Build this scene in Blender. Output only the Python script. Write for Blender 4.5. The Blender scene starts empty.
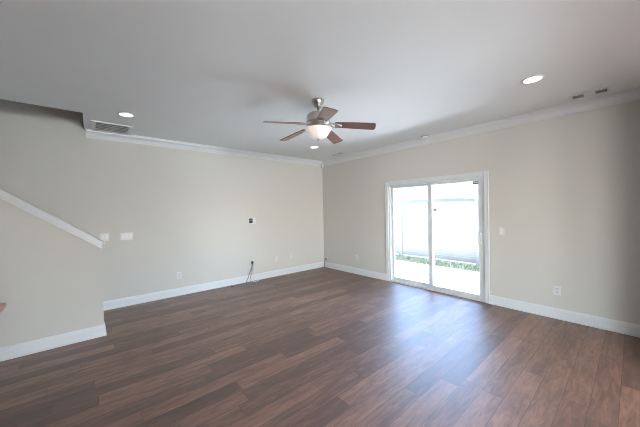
import bpy, bmesh, math, random
from mathutils import Vector, Matrix
random.seed(7)
SC = bpy.context.scene
C = SC.collection
PI = math.pi

# ------------------------------------------------------------------ camera
F_PX, CX, CY, CZ = 267.72, -4.6136, -5.2989, 1.4739
YAW, PITCH, ROLL = 0.704357, -0.011039, -0.018578


def cam_dir(v):
    x, y, z = v
    c, s = math.cos(ROLL), math.sin(ROLL)
    x, y = c * x - s * y, s * x + c * y
    c, s = math.cos(PITCH), math.sin(PITCH)
    z, y = c * z - s * y, s * z + c * y
    c, s = math.cos(YAW), math.sin(YAW)
    return Vector((s * z + c * x, c * z - s * x, y))


cam = bpy.data.cameras.new('camera')
cam.sensor_width = 36.0
cam.lens = F_PX / 640 * 36
cam.clip_start = 0.05
camo = bpy.data.objects.new('camera', cam)
C.objects.link(camo)
r, u, f = cam_dir((1, 0, 0)), cam_dir((0, 1, 0)), cam_dir((0, 0, 1))
camo.matrix_world = Matrix(((r.x, u.x, -f.x, CX), (r.y, u.y, -f.y, CY), (r.z, u.z, -f.z, CZ), (0, 0, 0, 1)))
SC.camera = camo

# ------------------------------------------------------------------ sky, sun, added fill lamps, exposure
w = bpy.data.worlds.new('sky')
SC.world = w
w.use_nodes = True
nt = w.node_tree
sky = nt.nodes.new('ShaderNodeTexSky')
sky.sky_type = 'NISHITA'
sky.sun_disc = False
sky.sun_elevation = math.radians(56)
sky.sun_rotation = math.radians(200)
sky.dust_density = 1.5
bg = nt.nodes['Background']
bg.inputs['Strength'].default_value = 3.7
nt.links.new(sky.outputs[0], bg.inputs['Color'])

sun = bpy.data.lights.new('sun', 'SUN')
sun.energy = 76.0
sun.angle = math.radians(0.6)
sun.color = (0.86, 0.94, 1.0)
suno = bpy.data.objects.new('sun', sun)
C.objects.link(suno)
suno.rotation_euler = Vector((0.0, -0.62, 1.0)).to_track_quat('Z', 'Y').to_euler()


def area(name, loc, aim, sx, sy, power, col):
    l = bpy.data.lights.new(name, 'AREA')
    l.shape = 'RECTANGLE'
    l.size, l.size_y, l.energy, l.color = sx, sy, power, col
    o = bpy.data.objects.new(name, l)
    C.objects.link(o)
    o.location = loc
    o.rotation_euler = (-(Vector(aim))).to_track_quat('Z', 'Y').to_euler()
    return o


# fill lamps added behind the camera, set in made-up windows
area('window_daylight', (-3.4, -12.12, 1.5), (0, 1, 0.85), 1.7, 1.5, 390, (0.95, 0.975, 1.0))
area('window_daylight', (-6.6, -12.12, 1.5), (0, 1, 0.9), 1.7, 1.5, 150, (0.95, 0.975, 1.0))
area('window_daylight', (-9.12, -10.3, 1.5), (1, 0.3, 0.1), 2.6, 1.5, 185, (0.95, 0.975, 1.0))
# the sliding door's opening as a sampling portal for the sky
po = area('door_portal', (0.2, -2.93, 1.0), (-1, 0, 0), 1.75, 1.95, 1, (1, 1, 1))
po.data.cycles.is_portal = True

SC.cycles.filter_width = 1.0
vs = SC.view_settings
vs.view_transform = 'Standard'
vs.look = 'None'
vs.exposure = 0.36
vs.gamma = 1.0
vs.use_curve_mapping = False


# ------------------------------------------------------------------ helpers
def srgb(r, g, b):
    f = lambda c: c / 12.92 if c <= 0.04045 else ((c + 0.055) / 1.055) ** 2.4
    return (f(r / 255), f(g / 255), f(b / 255), 1)


def mat(name, col, rough=0.5, metal=0.0, emit=None, spec=0.5, vary=0.0, scale=30, bump=0.0):
    m = bpy.data.materials.new(name)
    m.use_nodes = True
    n, L = m.node_tree.nodes, m.node_tree.links
    b = n['Principled BSDF']
    b.inputs['Base Color'].default_value = col
    b.inputs['Roughness'].default_value = rough
    b.inputs['Metallic'].default_value = metal
    b.inputs['Specular IOR Level'].default_value = spec
    if emit:
        b.inputs['Emission Color'].default_value = emit[0]
        b.inputs['Emission Strength'].default_value = emit[1]
    if vary or bump:
        tc = n.new('ShaderNodeTexCoord')
        no = n.new('ShaderNodeTexNoise')
        no.inputs['Scale'].default_value = scale
        no.inputs['Detail'].default_value = 4
        L.new(tc.outputs['Object'], no.inputs['Vector'])
        if vary:
            mx = n.new('ShaderNodeMix')
            mx.data_type = 'RGBA'
            mx.inputs[6].default_value = tuple(c * (1 - vary) for c in col[:3]) + (1,)
            mx.inputs[7].default_value = tuple(min(1, c * (1 + vary)) for c in col[:3]) + (1,)
            L.new(no.outputs['Fac'], mx.inputs[0])
            L.new(mx.outputs[2], b.inputs['Base Color'])
        if bump:
            bp = n.new('ShaderNodeBump')
            bp.inputs['Strength'].default_value = bump
            bp.inputs['Distance'].default_value = 0.002
            L.new(no.outputs['Fac'], bp.inputs['Height'])
            L.new(bp.outputs[0], b.inputs['Normal'])
    return m


def box(bm, x0, x1, y0, y1, z0, z1):
    v = [bm.verts.new(p) for p in ((x0, y0, z0), (x1, y0, z0), (x1, y1, z0), (x0, y1, z0),
                                   (x0, y0, z1), (x1, y0, z1), (x1, y1, z1), (x0, y1, z1))]
    for q in ((0, 3, 2, 1), (4, 5, 6, 7), (0, 1, 5, 4), (1, 2, 6, 5), (2, 3, 7, 6), (3, 0, 4, 7)):
        bm.faces.new([v[i] for i in q])
    return v


def prism(bm, prof, a, b):
    """Extrude a closed list of points from offsets a to b: prof maps to 3-D by functions a(p), b(p)."""
    va = [bm.verts.new(a(p)) for p in prof]
    vb = [bm.verts.new(b(p)) for p in prof]
    n = len(prof)
    for i in range(n):
        j = (i + 1) % n
        bm.faces.new((va[i], va[j], vb[j], vb[i]))
    bm.faces.new(va[::-1])
    bm.faces.new(vb)


def lathe(bm, prof, cx=0, cy=0, seg=40, ruffle=0.0, nr=0):
    """Revolve (radius, z) points about the vertical through (cx, cy)."""
    rings = []
    for (rad, z) in prof:
        if rad < 1e-5:
            rings.append([bm.verts.new((cx, cy, z))])
        else:
            rings.append([bm.verts.new((cx + rad * (1 + ruffle * math.cos(nr * 2 * PI * k / seg)) * math.cos(2 * PI * k / seg),
                                        cy + rad * (1 + ruffle * math.cos(nr * 2 * PI * k / seg)) * math.sin(2 * PI * k / seg), z)) for k in range(seg)])
    for A, B in zip(rings, rings[1:]):
        for k in range(seg):
            j = (k + 1) % seg
            if len(A) == 1 and len(B) > 1:
                bm.faces.new((A[0], B[j], B[k]))
            elif len(B) == 1 and len(A) > 1:
                bm.faces.new((A[k], A[j], B[0]))
            elif len(A) > 1:
                bm.faces.new((A[k], A[j], B[j], B[k]))


def tube(bm, pts, rad, seg=8, sub=6):
    P = [Vector(p) for p in pts]
    if sub > 1 and len(P) > 2:
        Q = []
        for i in range(len(P) - 1):
            p0, p1, p2, p3 = P[max(i - 1, 0)], P[i], P[i + 1], P[min(i + 2, len(P) - 1)]
            for k in range(sub):
                t = k / sub
                Q.append(0.5 * ((2 * p1) + (p2 - p0) * t + (2 * p0 - 5 * p1 + 4 * p2 - p3) * t * t + (3 * p1 - p0 - 3 * p2 + p3) * t ** 3))
        P = Q + [P[-1]]
    rings = []
    for i, p in enumerate(P):
        d = (P[min(i + 1, len(P) - 1)] - P[max(i - 1, 0)]).normalized()
        a = d.orthogonal().normalized()
        if rings:
            a = (prev - d * prev.dot(d)).normalized()
        prev = a
        b = d.cross(a)
        rings.append([bm.verts.new(p + rad * (math.cos(2 * PI * k / seg) * a + math.sin(2 * PI * k / seg) * b)) for k in range(seg)])
    for A, B in zip(rings, rings[1:]):
        for k in range(seg):
            j = (k + 1) % seg
            bm.faces.new((A[k], A[j], B[j], B[k]))
    bm.faces.new(rings[0][::-1])
    bm.faces.new(rings[-1])


def obj(name, bm, m, parent=None, bevel=0.0, smooth=False):
    bmesh.ops.recalc_face_normals(bm, faces=bm.faces)
    me = bpy.data.meshes.new(name)
    bm.to_mesh(me)
    bm.free()
    me.materials.append(m)
    if smooth:
        for p in me.polygons:
            p.use_smooth = True
    o = bpy.data.objects.new(name, me)
    C.objects.link(o)
    if bevel:
        bv = o.modifiers.new('bevel', 'BEVEL')
        bv.width = bevel
        bv.segments = 2
        bv.limit_method = 'ANGLE'
    if parent:
        o.parent = parent
    return o


def boxes(name, lst, m, parent=None, bevel=0.0):
    bm = bmesh.new()
    for b in lst:
        box(bm, *b)
    return obj(name, bm, m, parent, bevel)


def struct(o):
    o['kind'] = 'structure'
    return o


def tag(o, label, cat, group=None):
    o['label'] = label
    o['category'] = cat
    if group:
        o['group'] = group
    return o


def thing(name, loc, label, cat, group=None, rot=(0, 0, 0)):
    o = bpy.data.objects.new(name, None)
    o.empty_display_size = 0.05
    C.objects.link(o)
    o.location = loc
    o.rotation_euler = rot
    return tag(o, label, cat, group)


def dup(root, loc, label, rot=None):
    r_ = root.copy()
    C.objects.link(r_)
    r_.location = loc
    if rot is not None:
        r_.rotation_euler = rot
    r_['label'] = label
    for ch in list(root.children):
        c = ch.copy()
        C.objects.link(c)
        c.parent = r_
        for g in ch.children:
            d = g.copy()
            C.objects.link(d)
            d.parent = c
    return r_


# ------------------------------------------------------------------ materials
M_WALL = mat('greige_wall_paint', (0.594, 0.579, 0.55, 1), 0.75, spec=0.25, vary=0.012, scale=3, bump=0.05)
M_CEIL = mat('white_ceiling_paint', (0.82, 0.845, 0.85, 1), 0.85, spec=0.2, vary=0.01, scale=4)
M_TRIM = mat('white_trim_paint', (0.68, 0.70, 0.715, 1), 0.35, vary=0.01, scale=5)
M_VINYL = mat('white_door_vinyl', (0.64, 0.66, 0.68, 1), 0.3, vary=0.01, scale=8)
M_PLATE = mat('white_plate_plastic', (0.67, 0.67, 0.67, 1), 0.35, vary=0.01)
M_SLOT = mat('dark_slot', (0.05, 0.05, 0.05, 1), 0.6, vary=0.1)
M_DARK = mat('dark_recess', (0.03, 0.032, 0.035, 1), 0.8, vary=0.1)
M_GREY = mat('grey_plastic', (0.22, 0.23, 0.25, 1), 0.5, vary=0.05)
M_NICKEL = mat('brushed_nickel', (0.58, 0.55, 0.53, 1), 0.3, metal=1.0, vary=0.06, scale=60)
M_BOWL = mat('frosted_glass_bowl', (0.84, 0.80, 0.77, 1), 0.35, emit=((1.0, 0.86, 0.80, 1), 0.25), vary=0.05, scale=14)
M_LENS = mat('lit_lamp_lens', (0.9, 0.9, 0.9, 1), 0.4, emit=((1.0, 0.98, 0.95, 1), 6.0))
M_VENT = mat('white_vent_metal', (0.74, 0.74, 0.73, 1), 0.4, vary=0.02)
M_BLACK = mat('black_cable_jacket', (0.02, 0.02, 0.022, 1), 0.45, vary=0.1)
M_CABLEG = mat('grey_cable_jacket', (0.30, 0.31, 0.33, 1), 0.45, vary=0.05)
M_CABLEW = mat('white_cable_jacket', (0.70, 0.70, 0.70, 1), 0.45, vary=0.03)
M_CONC = mat('patio_concrete', (0.60, 0.59, 0.57, 1), 0.85, vary=0.08, scale=3, bump=0.2)
M_JOINT = mat('concrete_joint', (0.03, 0.03, 0.027, 1), 0.9, vary=0.1)
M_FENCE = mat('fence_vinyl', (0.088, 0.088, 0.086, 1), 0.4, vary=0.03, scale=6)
M_RAIL = mat('fence_rail_vinyl', (0.040, 0.041, 0.043, 1), 0.4, vary=0.03, scale=6)  # rail darkened to paint in the shadow line at the fence top
M_SIDING = mat('house_siding', (0.2, 0.2, 0.2, 1), 0.7, vary=0.03, scale=3)
M_ROOF = mat('roof_shingle', (0.028, 0.028, 0.028, 1), 0.9, vary=0.08, scale=5, bump=0.3)
M_GUTTER = mat('grey_gutter', (0.03, 0.03, 0.032, 1), 0.5, vary=0.05)
M_GRASS = mat('green_grass', (0.021, 0.029, 0.016, 1), 0.8, vary=0.3, scale=6)
M_SOIL = mat('lawn_soil', (0.019, 0.024, 0.014, 1), 0.95, vary=0.3, scale=8)
M_TABLE = mat('pale_oak_top', srgb(196, 158, 138), 0.4, vary=0.12, scale=9)
M_TABLED = mat('dark_stained_wood', srgb(78, 52, 46), 0.4, vary=0.15, scale=12)
M_STICK = mat('sticker_film', srgb(205, 205, 222), 0.4, vary=0.02)
M_STICKB = mat('sticker_blue_ink', srgb(110, 112, 160), 0.4, vary=0.05)


def wood_floor():
    m = bpy.data.materials.new('walnut_plank_floor')
    m.use_nodes = True
    n, L = m.node_tree.nodes, m.node_tree.links
    b = n['Principled BSDF']
    PW, PL = 0.145, 1.22

    def math_(op, a, b_=None, c_=None):
        q = n.new('ShaderNodeMath')
        q.operation = op
        for i, v in enumerate((a, b_, c_)):
            if v is None:
                continue
            if isinstance(v, (int, float)):
                q.inputs[i].default_value = v
            else:
                L.new(v, q.inputs[i])
        return q.outputs[0]
    tc = n.new('ShaderNodeTexCoord')
    sp = n.new('ShaderNodeSeparateXYZ')
    L.new(tc.outputs['Object'], sp.inputs[0])
    X, Y = sp.outputs[0], sp.outputs[1]
    ry = math_('DIVIDE', Y, PW)
    row = math_('FLOOR', ry)
    wn = n.new('ShaderNodeTexWhiteNoise')
    wn.noise_dimensions = '1D'
    L.new(row, wn.inputs['W'])
    rx = math_('ADD', math_('DIVIDE', X, PL), wn.outputs['Value'])
    col = math_('FLOOR', rx)
    cb = n.new('ShaderNodeCombineXYZ')
    L.new(row, cb.inputs[0])
    L.new(col, cb.inputs[1])
    wn2 = n.new('ShaderNodeTexWhiteNoise')
    wn2.noise_dimensions = '2D'
    L.new(cb.outputs[0], wn2.inputs['Vector'])
    rnd = wn2.outputs['Value']
    # grain coordinates: stretched along the plank, shifted per plank
    gx = math_('ADD', math_('MULTIPLY', X, 3.2), math_('MULTIPLY', rnd, 37.0))
    gy = math_('ADD', math_('MULTIPLY', Y, 19.0), math_('MULTIPLY', rnd, 91.0))
    gc = n.new('ShaderNodeCombineXYZ')
    L.new(gx, gc.inputs[0])
    L.new(gy, gc.inputs[1])
    g1 = n.new('ShaderNodeTexNoise')
    g1.inputs['Scale'].default_value = 1.3
    g1.inputs['Detail'].default_value = 7
    g1.inputs['Roughness'].default_value = 0.7
    g1.inputs['Distortion'].default_value = 0.7
    L.new(gc.outputs[0], g1.inputs['Vector'])
    # soft darker patches (knots and cathedral figure)
    g2 = n.new('ShaderNodeTexNoise')
    g2.inputs['Scale'].default_value = 0.45
    g2.inputs['Detail'].default_value = 3
    L.new(gc.outputs[0], g2.inputs['Vector'])
    t = math_('ADD', math_('ADD', math_('MULTIPLY', g1.outputs['Fac'], 1.15), math_('MULTIPLY', g2.outputs['Fac'], 0.45)), math_('MULTIPLY', rnd, 0.36))
    t = math_('SUBTRACT', t, 0.44)
    cr = n.new('ShaderNodeValToRGB')
    e = cr.color_ramp.elements
    e[0].position, e[0].color = 0.12, srgb(57, 36, 28)
    e[1].position, e[1].color = 0.92, srgb(163, 121, 99)
    k = e.new(0.5)
    k.color = srgb(107, 74, 60)
    L.new(t, cr.inputs[0])
    # seams
    fy = math_('FRACT', ry)
    fx = math_('FRACT', rx)
    dy = math_('MULTIPLY', math_('MINIMUM', fy, math_('SUBTRACT', 1.0, fy)), PW)
    dx = math_('MULTIPLY', math_('MINIMUM', fx, math_('SUBTRACT', 1.0, fx)), PL)
    d = math_('MINIMUM', dx, dy)
    seam = math_('LESS_THAN', d, 0.0016)
    mx = n.new('ShaderNodeMix')
    mx.data_type = 'RGBA'
    L.new(math_('MULTIPLY', seam, 0.75), mx.inputs[0])
    L.new(cr.outputs[0], mx.inputs[6])
    mx.inputs[7].default_value = srgb(38, 26, 24)
    L.new(mx.outputs[2], b.inputs['Base Color'])
    rr = math_('ADD', math_('MULTIPLY', g1.outputs['Fac'], 0.14), 0.47)
    L.new(rr, b.inputs['Roughness'])
    b.inputs['Specular IOR Level'].default_value = 1.0
    b.inputs['Coat Weight'].default_value = 0.45
    b.inputs['Coat Roughness'].default_value = 0.36
    bp = n.new('ShaderNodeBump')
    bp.inputs['Strength'].default_value = 0.12
    bp.inputs['Distance'].default_value = 0.004
    hh = math_('SUBTRACT', g1.outputs['Fac'], math_('MULTIPLY', seam, 0.8))
    L.new(hh, bp.inputs['Height'])
    L.new(bp.outputs[0], b.inputs['Normal'])
    return m


def glass_mat():
    m = bpy.data.materials.new('clear_door_glass')
    m.use_nodes = True
    n, L = m.node_tree.nodes, m.node_tree.links
    n.clear()
    out = n.new('ShaderNodeOutputMaterial')
    mix = n.new('ShaderNodeMixShader')
    tr = n.new('ShaderNodeBsdfTransparent')
    tr.inputs[0].default_value = (0.97, 0.985, 0.98, 1)
    gl = n.new('ShaderNodeBsdfGlossy')
    gl.inputs['Roughness'].default_value = 0.02
    fr = n.new('ShaderNodeFresnel')
    fr.inputs[0].default_value = 1.25
    L.new(fr.outputs[0], mix.inputs[0])
    L.new(tr.outputs[0], mix.inputs[1])
    L.new(gl.outputs[0], mix.inputs[2])
    L.new(mix.outputs[0], out.inputs[0])
    return m


def blade_mat():
    m = mat('walnut_blade', srgb(120, 74, 66), 0.3)
    n, L = m.node_tree.nodes, m.node_tree.links
    tc = n.new('ShaderNodeTexCoord')
    mp = n.new('ShaderNodeMapping')
    mp.inputs['Scale'].default_value = (4, 45, 20)
    no = n.new('ShaderNodeTexNoise')
    no.inputs['Scale'].default_value = 1.5
    no.inputs['Detail'].default_value = 5
    cr = n.new('ShaderNodeValToRGB')
    cr.color_ramp.elements[0].color = srgb(92, 64, 60)
    cr.color_ramp.elements[1].color = srgb(146, 110, 102)
    L.new(tc.outputs['Object'], mp.inputs[0])
    L.new(mp.outputs[0], no.inputs['Vector'])
    L.new(no.outputs['Fac'], cr.inputs[0])
    L.new(cr.outputs[0], n['Principled BSDF'].inputs['Base Color'])
    return m


M_FLOOR, M_GLASS, M_BLADE = wood_floor(), glass_mat(), blade_mat()

# ------------------------------------------------------------------ room shell
H = 2.74
XL, YB = -9.0, -12.0            # far left end and back of the open room, behind the camera
HX, HY = -4.68, -0.87          # end and front edge of the stairwell opening
struct(boxes('floor', [(XL, 0.0, YB, 0.0, -0.1, 0.0)], M_FLOOR))
struct(boxes('ceiling', [(XL, 0, YB, HY, H, H + 0.3), (HX, 0, HY, 0, H, H + 0.3)], M_CEIL))
struct(boxes('wall_left', [(XL - 0.12, 0.14, 0.0, 0.12, -0.1, 5.4)], M_WALL))
DY0, DY1, DZ = -3.80, -2.03, 1.965   # sliding door opening
struct(boxes('wall_right', [(0, 0.14, YB, DY0, -0.1, H + 0.3), (0, 0.14, DY1, 0.0, -0.1, H + 0.3), (0, 0.14, DY0, DY1, DZ, H + 0.3), (0, 0.14, DY0, DY1, -0.1, 0.0)], M_WALL))
wz0, wz1 = 0.75, 2.25
struct(boxes('wall_back', [(XL, 0.14, YB - 0.12, YB, -0.1, wz0), (XL, 0.14, YB - 0.12, YB, wz1, H + 0.3),
                           (XL, -7.45, YB - 0.12, YB, wz0, wz1), (-5.75, -4.25, YB - 0.12, YB, wz0, wz1), (-2.55, 0.14, YB - 0.12, YB, wz0, wz1)], M_WALL))
struct(boxes('wall_partition', [(-0.85, 0.0, -5.72, -5.6, 0.0, H), (XL, -4.8, -5.82, -5.7, 0.0, H), (-4.8, -0.85, -5.82, -5.7, 2.56, H)], M_WALL))  # unseen walls and header added to block and shape the rear fill light
struct(boxes('wall_far', [(XL - 0.12, XL, YB - 0.12, -11.7, -0.1, 5.4), (XL - 0.12, XL, -8.9, 0.0, -0.1, 5.4), (XL - 0.12, XL, -11.7, -8.9, -0.1, wz0), (XL - 0.12, XL, -11.7, -8.9, wz1, 5.4)], M_WALL))
struct(boxes('window_3', [(XL - 0.1, XL - 0.03, -11.7, -11.64, wz0, wz1), (XL - 0.1, XL - 0.03, -8.96, -8.9, wz0, wz1), (XL - 0.1, XL - 0.03, -11.64, -8.96, wz0, wz0 + 0.06), (XL - 0.1, XL - 0.03, -11.64, -8.96, wz1 - 0.06, wz1), (XL - 0.09, XL - 0.04, -11.64, -8.96, 1.48, 1.52)], M_TRIM))  # made-up frame around the side fill lamp, out of view
struct(boxes('wall_stairwell', [(XL, HX + 0.1, HY - 0.1, HY - 0.002, H + 0.3, 5.4), (HX + 0.002, HX + 0.1, HY - 0.002, 0.0, H + 0.3, 5.4)], M_WALL))
struct(boxes('ceiling_stairwell', [(XL, HX + 0.1, HY - 0.1, 0.0, 5.4, 5.5)], M_CEIL))
for i, xc in ((1, -3.4), (2, -6.6)):  # made-up frames for the rear fill lamps, out of view
    wn_ = struct(boxes('window_%d' % i, [(xc - 0.85, xc - 0.79, YB - 0.1, YB - 0.03, wz0, wz1), (xc + 0.79, xc + 0.85, YB - 0.1, YB - 0.03, wz0, wz1),
                                         (xc - 0.79, xc + 0.79, YB - 0.1, YB - 0.03, wz0, wz0 + 0.06), (xc - 0.79, xc + 0.79, YB - 0.1, YB - 0.03, wz1 - 0.06, wz1),
                                         (xc - 0.79, xc + 0.79, YB - 0.09, YB - 0.04, 1.48, 1.52)], M_TRIM))

# knee wall beside the stair, its sloping top capped with white trim
KY0, KY1, KX = -1.097, -0.985, -4.535
kx1, kz1 = KX, 1.082            # top of the wall at its low end
SL = (1.773 - 1.171) / (-5.31 + 4.52)   # slope of the cap (rises to the left)
ztop = lambda x: kz1 + SL * (x - kx1)
xk0 = -7.0
bm = bmesh.new()
xt = KX + (H - kz1) / SL
prism(bm, [(KX, 0.0), (KX, ztop(KX)), (xt, H), (XL, H), (XL, 0.0)], lambda p: (p[0], KY0, p[1]), lambda p: (p[0], KY1, p[1]))
struct(obj('wall_stair', bm, M_WALL))
bm = bmesh.new()


def slope_piece(bm, x0, x1, y0, y1, dz0, dz1):
    prism(bm, [(x0, ztop(x0) + dz0), (x0, ztop(x0) + dz1), (x1, ztop(x1) + dz1), (x1, ztop(x1) + dz0)],
          lambda p: (p[0], y0, p[1]), lambda p: (p[0], y1, p[1]))


slope_piece(bm, xt + 0.11, KX + 0.03, KY0 - 0.065, KY1 + 0.065, 0.052, 0.074)     # cap board
slope_piece(bm, xt + 0.11, KX + 0.0, KY0 - 0.014, KY1 + 0.014, -0.002, 0.052)      # recessed fascia
slope_piece(bm, xt + 0.11, KX + 0.0, KY0 - 0.034, KY1 + 0.034, -0.026, -0.002)     # lower bead
struct(obj('trim_stair', bm, M_TRIM, bevel=0.004))

# stair flight hidden behind the knee wall
bm = bmesh.new()
for k in range(9):
    x0 = KX - 0.35 - 0.25 * k
    z1 = 0.19 * (k + 1)
    box(bm, x0 - 0.25, x0, KY1 + 0.004, -0.004, 0.0, z1 - 0.03)
    box(bm, x0 - 0.25, x0 + 0.025, KY1 + 0.004, -0.004, z1 - 0.03, z1)
struct(obj('stair', bm, M_TRIM))

# ------------------------------------------------------------------ baseboards and crown
BH = 0.135
BP = [(0, 0), (0.022, 0), (0.022, 0.016), (0.015, 0.022), (0.015, BH - 0.035), (0.011, BH - 0.022), (0.009, BH - 0.008), (0.004, BH), (0, BH)]


def base_y(name, x0, x1, ywall, sgn=-1):      # runs along x on a wall at y = ywall
    bm = bmesh.new()
    prism(bm, BP, lambda p: (x0, ywall + sgn * p[0], p[1]), lambda p: (x1, ywall + sgn * p[0], p[1]))
    return struct(obj(name, bm, M_TRIM))


def base_x(name, y0, y1, xwall, sgn=-1):
    bm = bmesh.new()
    prism(bm, BP, lambda p: (xwall + sgn * p[0], y0, p[1]), lambda p: (xwall + sgn * p[0], y1, p[1]))
    return struct(obj(name, bm, M_TRIM))


base_y('baseboard_left', KX - 0.34, 0.0, 0.0)
base_x('baseboard_right', -1.975, -0.022, 0.0)
base_x('baseboard_right', -5.6, -3.857, 0.0)
bm = bmesh.new()
prism(bm, BP, lambda p: (XL, KY0 - p[0], p[1]), lambda p: (KX + p[0], KY0 - p[0], p[1]))
prism(bm, BP, lambda p: (KX + p[0], KY0 - p[0], p[1]), lambda p: (KX + p[0], KY1, p[1]))
struct(obj('baseboard_stair', bm, M_TRIM))

CP = [(0, H - 0.112), (0.012, H - 0.112), (0.014, H - 0.098), (0.022, H - 0.09), (0.03, H - 0.07), (0.044, H - 0.05), (0.066, H - 0.034),
      (0.076, H - 0.026), (0.078, H - 0.014), (0.09, H - 0.01), (0.092, H), (0, H)]
bm = bmesh.new()
prism(bm, CP, lambda p: (-4.66, -p[0], p[1]), lambda p: (-p[0], -p[0], p[1]))
struct(obj('trim_1', bm, M_TRIM))
bm = bmesh.new()
prism(bm, CP, lambda p: (-p[0], -p[0], p[1]), lambda p: (-p[0], -5.6, p[1]))
struct(obj('trim_2', bm, M_TRIM))
# turned corner block where the two crowns meet
bm = bmesh.new()
box(bm, -0.075, 0.0, -0.075, 0.0, H - 0.13, H - 0.002)
lathe(bm, [(0.0, H - 0.185), (0.012, H - 0.182), (0.024, H - 0.168), (0.026, H - 0.155), (0.018, H - 0.142), (0.028, H - 0.135), (0.028, H - 0.128), (0.0, H - 0.128)], -0.038, -0.038, 20)
struct(obj('trim_3', bm, M_TRIM, bevel=0.004))

# ------------------------------------------------------------------ sliding glass door
door = bpy.data.objects.new('door_1', None)
C.objects.link(door)
door['kind'] = 'structure'
door.location = (0, -2.92, 0)


def dchild(name, lst, m, parent=door, bevel=0.003):
    o = boxes(name, [(a, b, c + 2.92, d + 2.92, e, f_) for a, b, c, d, e, f_ in lst], m, parent, bevel)
    return o


dchild('casing', [(-0.02, 0.0, -2.037, -1.977, 0, 2.03), (-0.02, 0.0, -3.857, -3.793, 0, 2.03), (-0.02, 0.0, -3.793, -2.037, DZ - 0.004, 2.03),
                  (-0.026, -0.02, -3.857, -3.843, 0, 2.03), (-0.026, -0.02, -1.991, -1.977, 0, 2.03), (-0.026, -0.02, -3.843, -1.991, 2.016, 2.03)], M_TRIM)
dchild('door_frame', [(0.0, 0.13, -2.065, -2.03, 0.03, DZ), (0.0, 0.13, -3.80, -3.765, 0.03, DZ), (0.0, 0.13, -3.765, -2.065, DZ - 0.035, DZ),
                      (0.0, 0.13, -3.80, -2.03, 0.0, 0.03), (0.048, 0.056, -3.765, -2.065, 0.03, 0.045), (0.1, 0.108, -3.765, -2.065, 0.03, 0.045)], M_VINYL)


def sash(name, x0, x1, y0, y1, sw0, sw1):
    z0, z1 = 0.032, DZ - 0.02
    s = dchild(name, [(x0, x1, y0, y0 + sw0, z0, z1), (x0, x1, y1 - sw1, y1, z0, z1), (x0, x1, y0 + sw0, y1 - sw1, z0, z0 + 0.062), (x0, x1, y0 + sw0, y1 - sw1, z1 - 0.05, z1)], M_VINYL)
    xm = (x0 + x1) / 2
    dchild('pane', [(xm - 0.003, xm + 0.003, y0 + sw0 - 0.003, y1 - sw1 + 0.003, z0 + 0.058, z1 - 0.046)], M_GLASS, s, 0)
    return s


fixed = sash('fixed_panel', 0.062, 0.098, -2.945, -2.066, 0.075, 0.045)
slide = sash('sliding_panel', 0.008, 0.044, -3.764, -2.872, 0.06, 0.075)
bm = bmesh.new()
tube(bm, [(0.008, 0, 0.88), (-0.03, 0, 0.885), (-0.052, 0, 0.92), (-0.056, 0, 0.975), (-0.052, 0, 1.03), (-0.03, 0, 1.065), (0.008, 0, 1.07)], 0.009, 10)
box(bm, 0.0, 0.01, -0.02, 0.02, 0.85, 1.1)
for v in bm.verts:
    v.co.y += -3.728 + 2.92
h_ = obj('handle', bm, M_VINYL, slide, smooth=False)
h_['label'] = 'white D-shaped pull handle'
s1 = dchild('sticker', [(0.020, 0.0215, -3.03, -2.962, 1.42, 1.472)], M_STICK, slide, 0)
dchild('print', [(0.0193, 0.0199, -3.018, -2.985, 1.43, 1.462), (0.0193, 0.0199, -2.98, -2.966, 1.435, 1.452)], M_GREY, s1, 0)
s2 = dchild('sticker', [(0.020, 0.0215, -3.703, -3.622, 1.845, 1.892)], M_STICKB, slide, 0)
dchild('print', [(0.0193, 0.0199, -3.695, -3.63, 1.866, 1.878)], M_STICK, s2, 0)

# ------------------------------------------------------------------ ceiling fan
FX, FY = -2.618, -2.95
fan = thing('ceiling_fan', (FX, FY, H), 'nickel ceiling fan with five brown wooden blades and frosted light bowl', 'ceiling fan')
Z = lambda z: z - H
bm = bmesh.new()
lathe(bm, [(0.0, Z(2.74)), (0.068, Z(2.74)), (0.070, Z(2.725)), (0.066, Z(2.705)), (0.056, Z(2.685)), (0.045, Z(2.672)), (0.043, Z(2.66)), (0.03, Z(2.65)), (0.0, Z(2.65))])
obj('canopy', bm, M_NICKEL, fan, smooth=True)
bm = bmesh.new()
lathe(bm, [(0.0, Z(2.655)), (0.013, Z(2.655)), (0.013, Z(2.61)), (0.024, Z(2.605)), (0.026, Z(2.585)), (0.0, Z(2.585))], seg=20)
obj('downrod', bm, M_NICKEL, fan, smooth=True)
bm = bmesh.new()
lathe(bm, [(0.0, Z(2.60)), (0.05, Z(2.598)), (0.10, Z(2.585)), (0.128, Z(2.562)), (0.135, Z(2.535)), (0.135, Z(2.495)), (0.140, Z(2.490)), (0.140, Z(2.478)), (0.125, Z(2.468)), (0.09, Z(2.458)), (0.085, Z(2.44)), (0.0, Z(2.44))])
obj('motor_housing', bm, M_NICKEL, fan, smooth=True)
bm = bmesh.new()
lathe(bm, [(0.0, Z(2.442)), (0.07, Z(2.44)), (0.082, Z(2.43)), (0.082, Z(2.418)), (0.11, Z(2.412)), (0.142, Z(2.405)), (0.142, Z(2.398)), (0.0, Z(2.398))])
obj('light_fitter', bm, M_NICKEL, fan, smooth=True)
bm = bmesh.new()
lathe(bm, [(0.142, Z(2.412)), (0.150, Z(2.41)), (0.146, Z(2.395)), (0.128, Z(2.37)), (0.112, Z(2.345)), (0.096, Z(2.322)), (0.070, Z(2.304)), (0.035, Z(2.297)), (0.0, Z(2.296))], seg=48, ruffle=0.02, nr=8)
obj('light_bowl', bm, M_BOWL, fan, smooth=True)['label'] = 'frosted pale glass light bowl'
bm = bmesh.new()
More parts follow.
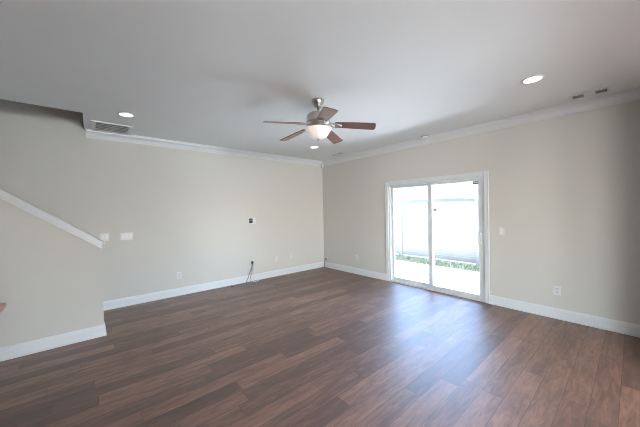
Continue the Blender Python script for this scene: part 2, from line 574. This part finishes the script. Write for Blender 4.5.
lathe(bm, [(0.0, Z(2.30)), (0.02, Z(2.298)), (0.018, Z(2.289)), (0.009, Z(2.284)), (0.012, Z(2.277)), (0.008, Z(2.268)), (0.0, Z(2.262))], seg=20)
obj('finial', bm, M_NICKEL, fan, smooth=True)


def blade_bm():
    bm = bmesh.new()
    out = []
    half = [(0.195, 0.05), (0.215, 0.058), (0.34, 0.064), (0.50, 0.069), (0.615, 0.071), (0.635, 0.066), (0.645, 0.055), (0.648, 0.03), (0.649, 0.0)]
    pts = [(x, y) for x, y in half] + [(x, -y) for x, y in half[-2::-1]]
    prism(bm, pts, lambda p: (p[0], p[1], -0.004), lambda p: (p[0], p[1], 0.004))
    return bm


def iron_bm():
    bm = bmesh.new()
    tube(bm, [(0.085, 0, 0.018), (0.13, 0.014, 0.014), (0.165, 0.03, -0.004), (0.20, 0.034, -0.009), (0.245, 0.02, -0.009), (0.255, 0.0, -0.009)], 0.008, 8, 4)
    tube(bm, [(0.085, 0, 0.018), (0.13, -0.014, 0.014), (0.165, -0.03, -0.004), (0.20, -0.034, -0.009), (0.245, -0.02, -0.009), (0.255, 0.0, -0.009)], 0.008, 8, 4)
    box(bm, 0.205, 0.27, -0.018, 0.018, -0.012, -0.004)
    for yy in (-0.02, 0.02):
        lathe(bm, [(0.0, -0.014), (0.007, -0.013), (0.008, -0.008), (0.0, -0.008)], 0.225, yy, 10)
    return bm


b0 = obj('blade', blade_bm(), M_BLADE, fan, bevel=0.0015)
i0 = obj('blade_iron', iron_bm(), M_NICKEL, b0, smooth=True)
for k in range(5):
    if k:
        b = b0.copy()
        C.objects.link(b)
        ii = i0.copy()
        C.objects.link(ii)
        ii.parent = b
    else:
        b = b0
    b.location = (0, 0, Z(2.466))
    a = math.radians(24.5 + 72 * k)
    b.rotation_euler = (Matrix.Rotation(a, 3, 'Z') @ Matrix.Rotation(math.radians(5.8), 3, 'Y') @ Matrix.Rotation(math.radians(-12), 3, 'X')).to_euler()
    b.parent = fan

# ------------------------------------------------------------------ ceiling fittings
lamp = thing('recessed_light', (-1.254, -4.645, H), 'lit round recessed ceiling light above right of the sliding door', 'ceiling light', 'recessed ceiling lights')
bm = bmesh.new()
lathe(bm, [(0.070, -0.001), (0.070, -0.009), (0.078, -0.011), (0.090, -0.007), (0.095, 0.0)], seg=40)
obj('trim_ring', bm, M_VENT, lamp, smooth=True)
bm = bmesh.new()
lathe(bm, [(0.0, -0.006), (0.04, -0.0058), (0.071, -0.003)], seg=36)
obj('lens', bm, M_LENS, lamp, smooth=True)['label'] = 'glowing white lens'
dup(lamp, (-4.258, -1.118, H), 'lit round recessed ceiling light next to the large return grille')
dup(lamp, (-1.224, -1.17, H), 'lit round recessed ceiling light seen just below the ceiling fan')

# return-air grille by the stair opening
g = thing('return_air_grille', (-4.37, -0.355, H), 'large white slatted return air grille beside the stair opening', 'vent')
LX, LY = 0.235, 0.25
boxes('frame', [(-LX, LX, LY - 0.025, LY, -0.014, 0), (-LX, LX, -LY, -LY + 0.03, -0.014, 0), (-LX, -LX + 0.05, -LY + 0.03, LY - 0.025, -0.014, 0), (LX - 0.045, LX, -LY + 0.03, LY - 0.025, -0.014, 0)], M_VENT, g, 0.003)
boxes('backing', [(-LX + 0.045, LX - 0.045, -LY + 0.03, LY - 0.025, -0.003, -0.001)], mat('grille_filter', (0.34, 0.345, 0.34, 1), 0.9, vary=0.1), g)
bm = bmesh.new()
ns = 6
for k in range(ns):
    y = -LY + 0.045 + k * (2 * LY - 0.085) / (ns - 1)
    prism(bm, [(y - 0.010, -0.013), (y - 0.006, -0.013), (y + 0.008, -0.004), (y + 0.005, -0.004)], lambda p: (-LX + 0.045, p[0], p[1]), lambda p: (LX - 0.045, p[0], p[1]))
obj('louvre', bm, M_VENT, g)


def register(loc, rot, L, W, label, nf=5):
    t = thing('supply_register', loc, label, 'vent', 'ceiling supply registers', (0, 0, rot))
    boxes('frame', [(-L, L, W - 0.022, W, -0.008, 0), (-L, L, -W, -W + 0.022, -0.008, 0), (-L, -L + 0.025, -W + 0.022, W - 0.022, -0.008, 0), (L - 0.025, L, -W + 0.022, W - 0.022, -0.008, 0),
                    (-L * 0.3, L * 0.3, -W + 0.022, W - 0.022, -0.007, -0.001)], M_VENT, t, 0.002)
    boxes('backing', [(-L + 0.025, L - 0.025, -W + 0.022, W - 0.022, -0.001, -0.0005)], M_DARK, t)
    fins = []
    for s in (-1, 1):
        for k in range(nf):
            x = s * (L * 0.36 + k * (L * 0.5 - 0.02) / (nf - 1))
            fins.append((x - 0.002, x + 0.002, -W + 0.022, W - 0.022, -0.007, -0.001))
    for fs in (fins[:nf], fins[nf:]):
        boxes('louvre', fs, M_VENT, t)
    return t


register((-0.30, -4.97, H), PI / 2, 0.16, 0.085, 'white ceiling supply register with dark louvres at the right edge of the room')
register((-0.385, -0.95, H), PI / 2, 0.17, 0.085, 'small ceiling supply register near the far room corner', 3)
sd = thing('smoke_detector', (-0.155, -2.92, H), 'small white round detector on the ceiling above the sliding door', 'detector')
bm = bmesh.new()
lathe(bm, [(0.0, -0.034), (0.04, -0.033), (0.056, -0.026), (0.062, -0.008), (0.062, 0.0), (0.0, 0.0)], seg=36)
obj('cover', bm, M_PLATE, sd, smooth=True)
bm = bmesh.new()
lathe(bm, [(0.063, -0.012), (0.068, -0.01), (0.068, 0.0), (0.063, 0.0)], seg=36)
obj('base_ring', bm, M_GREY, sd, smooth=True)


# ------------------------------------------------------------------ wall plates  (local: x across, z up, -y out of the wall)
def rotw(wall):
    return (0, 0, 0) if wall == 'L' else (0, 0, -PI / 2)


def plate_loc(wall, s, z):
    return (s, 0, z) if wall == 'L' else (0, s, z)


def outlet(wall, s, z, label):
    t = thing('wall_outlet', plate_loc(wall, s, z), label, 'outlet', 'white wall outlets', rotw(wall))
    boxes('cover_plate', [(-0.036, 0.036, -0.006, 0, -0.058, 0.058)], M_PLATE, t, 0.002)
    for zz in (-0.021, 0.021):
        rc = boxes('receptacle', [(-0.017, 0.017, -0.0085, -0.006, zz - 0.015, zz + 0.015)], mat('receptacle_face', (0.60, 0.60, 0.60, 1), 0.4), t, 0.001)
        boxes('slot', [(-0.008, -0.0055, -0.0092, -0.0085, zz - 0.002, zz + 0.008), (0.0055, 0.008, -0.0092, -0.0085, zz - 0.002, zz + 0.008), (-0.002, 0.002, -0.0092, -0.0085, zz - 0.011, zz - 0.006)], M_SLOT, rc)
    return t


def switch(wall, s, z, n, label):
    t = thing('light_switch', plate_loc(wall, s, z), label, 'light switch', 'white switch plates', rotw(wall))
    W = 0.035 + 0.023 * (n - 1)
    boxes('cover_plate', [(-W, W, -0.006, 0, -0.058, 0.058)], M_PLATE, t, 0.002)
    for k in range(n):
        x = (k - (n - 1) / 2) * 0.046
        boxes('rocker', [(x - 0.0165, x + 0.0165, -0.0095, -0.006, -0.033, 0.033)], M_VENT, t, 0.0015)
    return t


switch('L', -4.482, 1.125, 2, 'double white switch plate just above the low end of the stair rail')
switch('L', -4.205, 1.117, 3, 'wide triple white switch plate on left wall, right of the stair rail')
switch('R', -4.02, 1.115, 1, 'single white switch plate right of the sliding door')
outlet('L', -3.455, 0.36, 'white outlet low on left wall, between stair and hanging cables')
outlet('L', -1.45, 0.40, 'white outlet low on left wall, just right of the hanging cables')
outlet('L', -1.04, 0.40, 'white outlet on left wall, closest to the room corner')
outlet('R', -1.15, 0.37, 'white outlet low on right wall between corner and sliding door')
outlet('R', -4.635, 0.37, 'white outlet low on right wall, right of the sliding door')

tv = thing('media_box', (-2.02, 0, 1.285), 'recessed media wall box with dark sockets high above the cables', 'wall box')
boxes('frame', [(-0.085, 0.085, -0.007, 0, 0.052, 0.066), (-0.085, 0.085, -0.007, 0, -0.066, -0.052), (-0.085, -0.071, -0.007, 0, -0.052, 0.052), (0.014, 0.085, -0.007, 0, -0.052, 0.052)], M_PLATE, tv, 0.002)
boxes('recess', [(-0.071, 0.014, -0.002, -0.0005, -0.052, 0.052)], M_GREY, tv)
boxes('socket', [(-0.064, 0.008, -0.012, -0.002, 0.014, 0.036)], M_DARK, tv, 0.002)
boxes('socket', [(-0.064, 0.008, -0.012, -0.002, -0.046, -0.008)], M_DARK, tv, 0.002)

lv = thing('cable_outlet', (-2.035, 0, 0.385), 'low wall plate with dark opening where the loose cables come out', 'wall plate')
boxes('cover_plate', [(-0.038, 0.038, -0.006, 0, 0.034, 0.06), (-0.038, 0.038, -0.006, 0, -0.06, -0.03), (-0.038, -0.024, -0.006, 0, -0.03, 0.034), (0.024, 0.038, -0.006, 0, -0.03, 0.034)], M_PLATE, lv, 0.002)
boxes('opening', [(-0.024, 0.024, -0.014, -0.001, -0.03, 0.034)], M_DARK, lv, 0.006)


def cable(name, pts, rad, m, label, plug=None):
    bm = bmesh.new()
    p0 = Vector(pts[0])
    tube(bm, [Vector(p) - p0 for p in pts], rad, 8, 8)
    o = obj(name, bm, m, smooth=True)
    o.location = p0
    tag(o, label, 'cable', 'loose cables at the wall' if 'floor' in label else None)
    if plug:
        bm = bmesh.new()
        q = Vector(pts[-1]) - p0
        d = (Vector(pts[-1]) - Vector(pts[-2])).normalized()
        tube(bm, [q, q + d * 0.035], rad * 1.9, 8, 1)
        obj('plug', bm, plug, o)
    return o


cx0, cz0 = -2.035, 0.375
cable('cable', [(cx0 - 0.012, -0.014, cz0), (cx0 - 0.04, -0.06, cz0 - 0.08), (cx0 - 0.10, -0.08, 0.2), (cx0 - 0.17, -0.10, 0.06), (cx0 - 0.23, -0.12, 0.007), (cx0 - 0.36, -0.11, 0.006), (cx0 - 0.43, -0.14, 0.006), (cx0 - 0.50, -0.15, 0.006)],
      0.006, mat('dark_grey_cable_jacket', (0.13, 0.13, 0.14, 1), 0.45), 'dark cable trailing furthest left along the floor by the baseboard', M_BLACK)
cable('cable', [(cx0 + 0.003, -0.014, cz0 - 0.012), (cx0 - 0.01, -0.05, cz0 - 0.1), (cx0 - 0.05, -0.06, 0.18), (cx0 - 0.10, -0.09, 0.05), (cx0 - 0.11, -0.16, 0.007), (cx0 - 0.17, -0.27, 0.006), (cx0 - 0.22, -0.33, 0.006), (cx0 - 0.15, -0.37, 0.006), (cx0 - 0.08, -0.35, 0.006)],
      0.0065, M_CABLEG, 'grey cable looping out furthest onto the floor boards')
cable('cable', [(cx0 + 0.016, -0.014, cz0 - 0.005), (cx0 + 0.03, -0.05, cz0 - 0.1), (cx0 + 0.01, -0.06, 0.18), (cx0 - 0.03, -0.07, 0.05), (cx0 - 0.03, -0.10, 0.0085), (cx0 + 0.01, -0.13, 0.007), (cx0 + 0.06, -0.10, 0.007)],
      0.0065, M_CABLEW, 'white cable dropping straight to the floor, right of the other two', M_CABLEW)
# cable stub standing up in the far corner
cable('coaxial_cable', [(-0.06, -0.06, 0.006), (-0.045, -0.06, 0.05), (-0.04, -0.065, 0.12), (-0.035, -0.075, 0.175), (-0.035, -0.10, 0.2)], 0.012, M_CABLEG,
      'short grey cable stub with a plug standing up in the far corner', M_GREY)

# ------------------------------------------------------------------ table whose corner shows at the left edge
tb = thing('wooden_table', (-5.67, -2.62, 0), 'pale wooden tabletop corner with dark edge at the left photo edge', 'table')
bm = bmesh.new()
a, b_, r_ = 0.495, 0.76, 0.05
pts = []
for (sx, sy, a0) in ((1, 1, 0), (-1, 1, 90), (-1, -1, 180), (1, -1, 270)):
    for k in range(5):
        t = math.radians(a0 + 22.5 * k)
        pts.append((sx * (a - r_) + r_ * math.cos(t), sy * (b_ - r_) + r_ * math.sin(t)))
prism(bm, pts, lambda p: (p[0], p[1], 0.722), lambda p: (p[0], p[1], 0.75))
obj('tabletop', bm, M_TABLE, tb, bevel=0.004)
boxes('apron', [(-a + 0.15, a - 0.15, b_ - 0.17, b_ - 0.15, 0.64, 0.722), (-a + 0.15, a - 0.15, -b_ + 0.15, -b_ + 0.17, 0.64, 0.722), (a - 0.17, a - 0.15, -b_ + 0.17, b_ - 0.17, 0.64, 0.722), (-a + 0.15, -a + 0.17, -b_ + 0.17, b_ - 0.17, 0.64, 0.722)], M_TABLED, tb)
for sx in (-1, 1):
    for sy in (-1, 1):
        x, y = sx * (a - 0.18), sy * (b_ - 0.18)
        boxes('leg', [(x - 0.025, x + 0.025, y - 0.025, y + 0.025, 0, 0.722)], M_TABLED, tb, 0.004)

# ------------------------------------------------------------------ outdoors
G = -0.12
struct(boxes('patio', [(0.14, 2.58, -9.0, -2.075, G - 0.1, G), (0.14, 2.58, -2.06, -1.255, G - 0.1, G), (0.14, 2.58, -1.24, 4.0, G - 0.1, G)], M_CONC))
struct(boxes('patio_joint', [(0.14, 2.58, -2.075, -2.06, G - 0.1, G - 0.006), (0.14, 2.58, -1.255, -1.24, G - 0.1, G - 0.006)], M_JOINT))
struct(boxes('ground', [(-14, 60, -40, 50, G - 0.35, G - 0.1)], mat('far_ground', (0.30, 0.34, 0.22, 1), 0.95, vary=0.15, scale=1)))
struct(boxes('lawn_bed', [(2.58, 6.0, -9.0, 6.0, G - 0.1, G - 0.015)], M_SOIL))
bm = bmesh.new()
for k in range(9000):
    x, y = random.uniform(2.55, 3.36), random.uniform(-4.6, 2.2)
    hgt = random.uniform(0.03, 0.085) * (1.0 if x > 2.7 else 0.8)
    a_ = random.uniform(0, 2 * PI)
    dx, dy = math.cos(a_) * 0.006, math.sin(a_) * 0.006
    lx, ly = random.uniform(-0.025, 0.025), random.uniform(-0.025, 0.025)
    v = [bm.verts.new((x - dx, y - dy, G - 0.016)), bm.verts.new((x + dx, y + dy, G - 0.016)), bm.verts.new((x + lx + dx * .6, y + ly + dy * .6, G + hgt * .6)), bm.verts.new((x + lx * 1.6, y + ly * 1.6, G + hgt))]
    bm.faces.new((v[0], v[1], v[2]))
    bm.faces.new((v[0], v[2], v[3]))
gr = obj('lawn_grass', bm, M_GRASS)
gr['kind'] = 'stuff'
tag(gr, 'narrow strip of green grass along the foot of the pale fence', 'grass')

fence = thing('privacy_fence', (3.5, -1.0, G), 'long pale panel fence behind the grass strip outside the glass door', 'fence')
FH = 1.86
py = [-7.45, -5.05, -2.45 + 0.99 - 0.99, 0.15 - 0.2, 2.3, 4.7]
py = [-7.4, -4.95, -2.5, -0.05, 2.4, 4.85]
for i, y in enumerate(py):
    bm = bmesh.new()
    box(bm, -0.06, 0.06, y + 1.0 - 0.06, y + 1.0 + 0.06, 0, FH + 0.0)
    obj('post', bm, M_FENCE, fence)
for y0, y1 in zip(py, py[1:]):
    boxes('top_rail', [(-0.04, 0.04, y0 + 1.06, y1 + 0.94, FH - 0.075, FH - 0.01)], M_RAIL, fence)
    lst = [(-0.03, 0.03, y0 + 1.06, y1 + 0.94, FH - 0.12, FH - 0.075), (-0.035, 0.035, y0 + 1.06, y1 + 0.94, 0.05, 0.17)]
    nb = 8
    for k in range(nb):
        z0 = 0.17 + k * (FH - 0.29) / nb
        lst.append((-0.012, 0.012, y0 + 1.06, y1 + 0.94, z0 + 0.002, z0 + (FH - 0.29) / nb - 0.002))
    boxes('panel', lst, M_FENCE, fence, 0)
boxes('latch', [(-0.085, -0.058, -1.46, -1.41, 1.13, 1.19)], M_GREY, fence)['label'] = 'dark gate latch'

hs = thing('house', (13.0, 2.0, G), 'pale neighbouring house roof showing above the pale fence', 'house')
boxes('wall', [(0, 8, -14, 16, 0, 2.15)], M_SIDING, hs)
bm = bmesh.new()
prism(bm, [(-0.5, 2.15), (4.2, 5.4), (8.5, 2.15), (8.5, 2.05), (-0.5, 2.05)], lambda p: (p[0], -14.5, p[1]), lambda p: (p[0], 16.5, p[1]))
obj('roof', bm, M_ROOF, hs)
boxes('gutter', [(-0.6, -0.5, -0.7, 3.0, 2.13, 2.2)], M_GUTTER, hs)
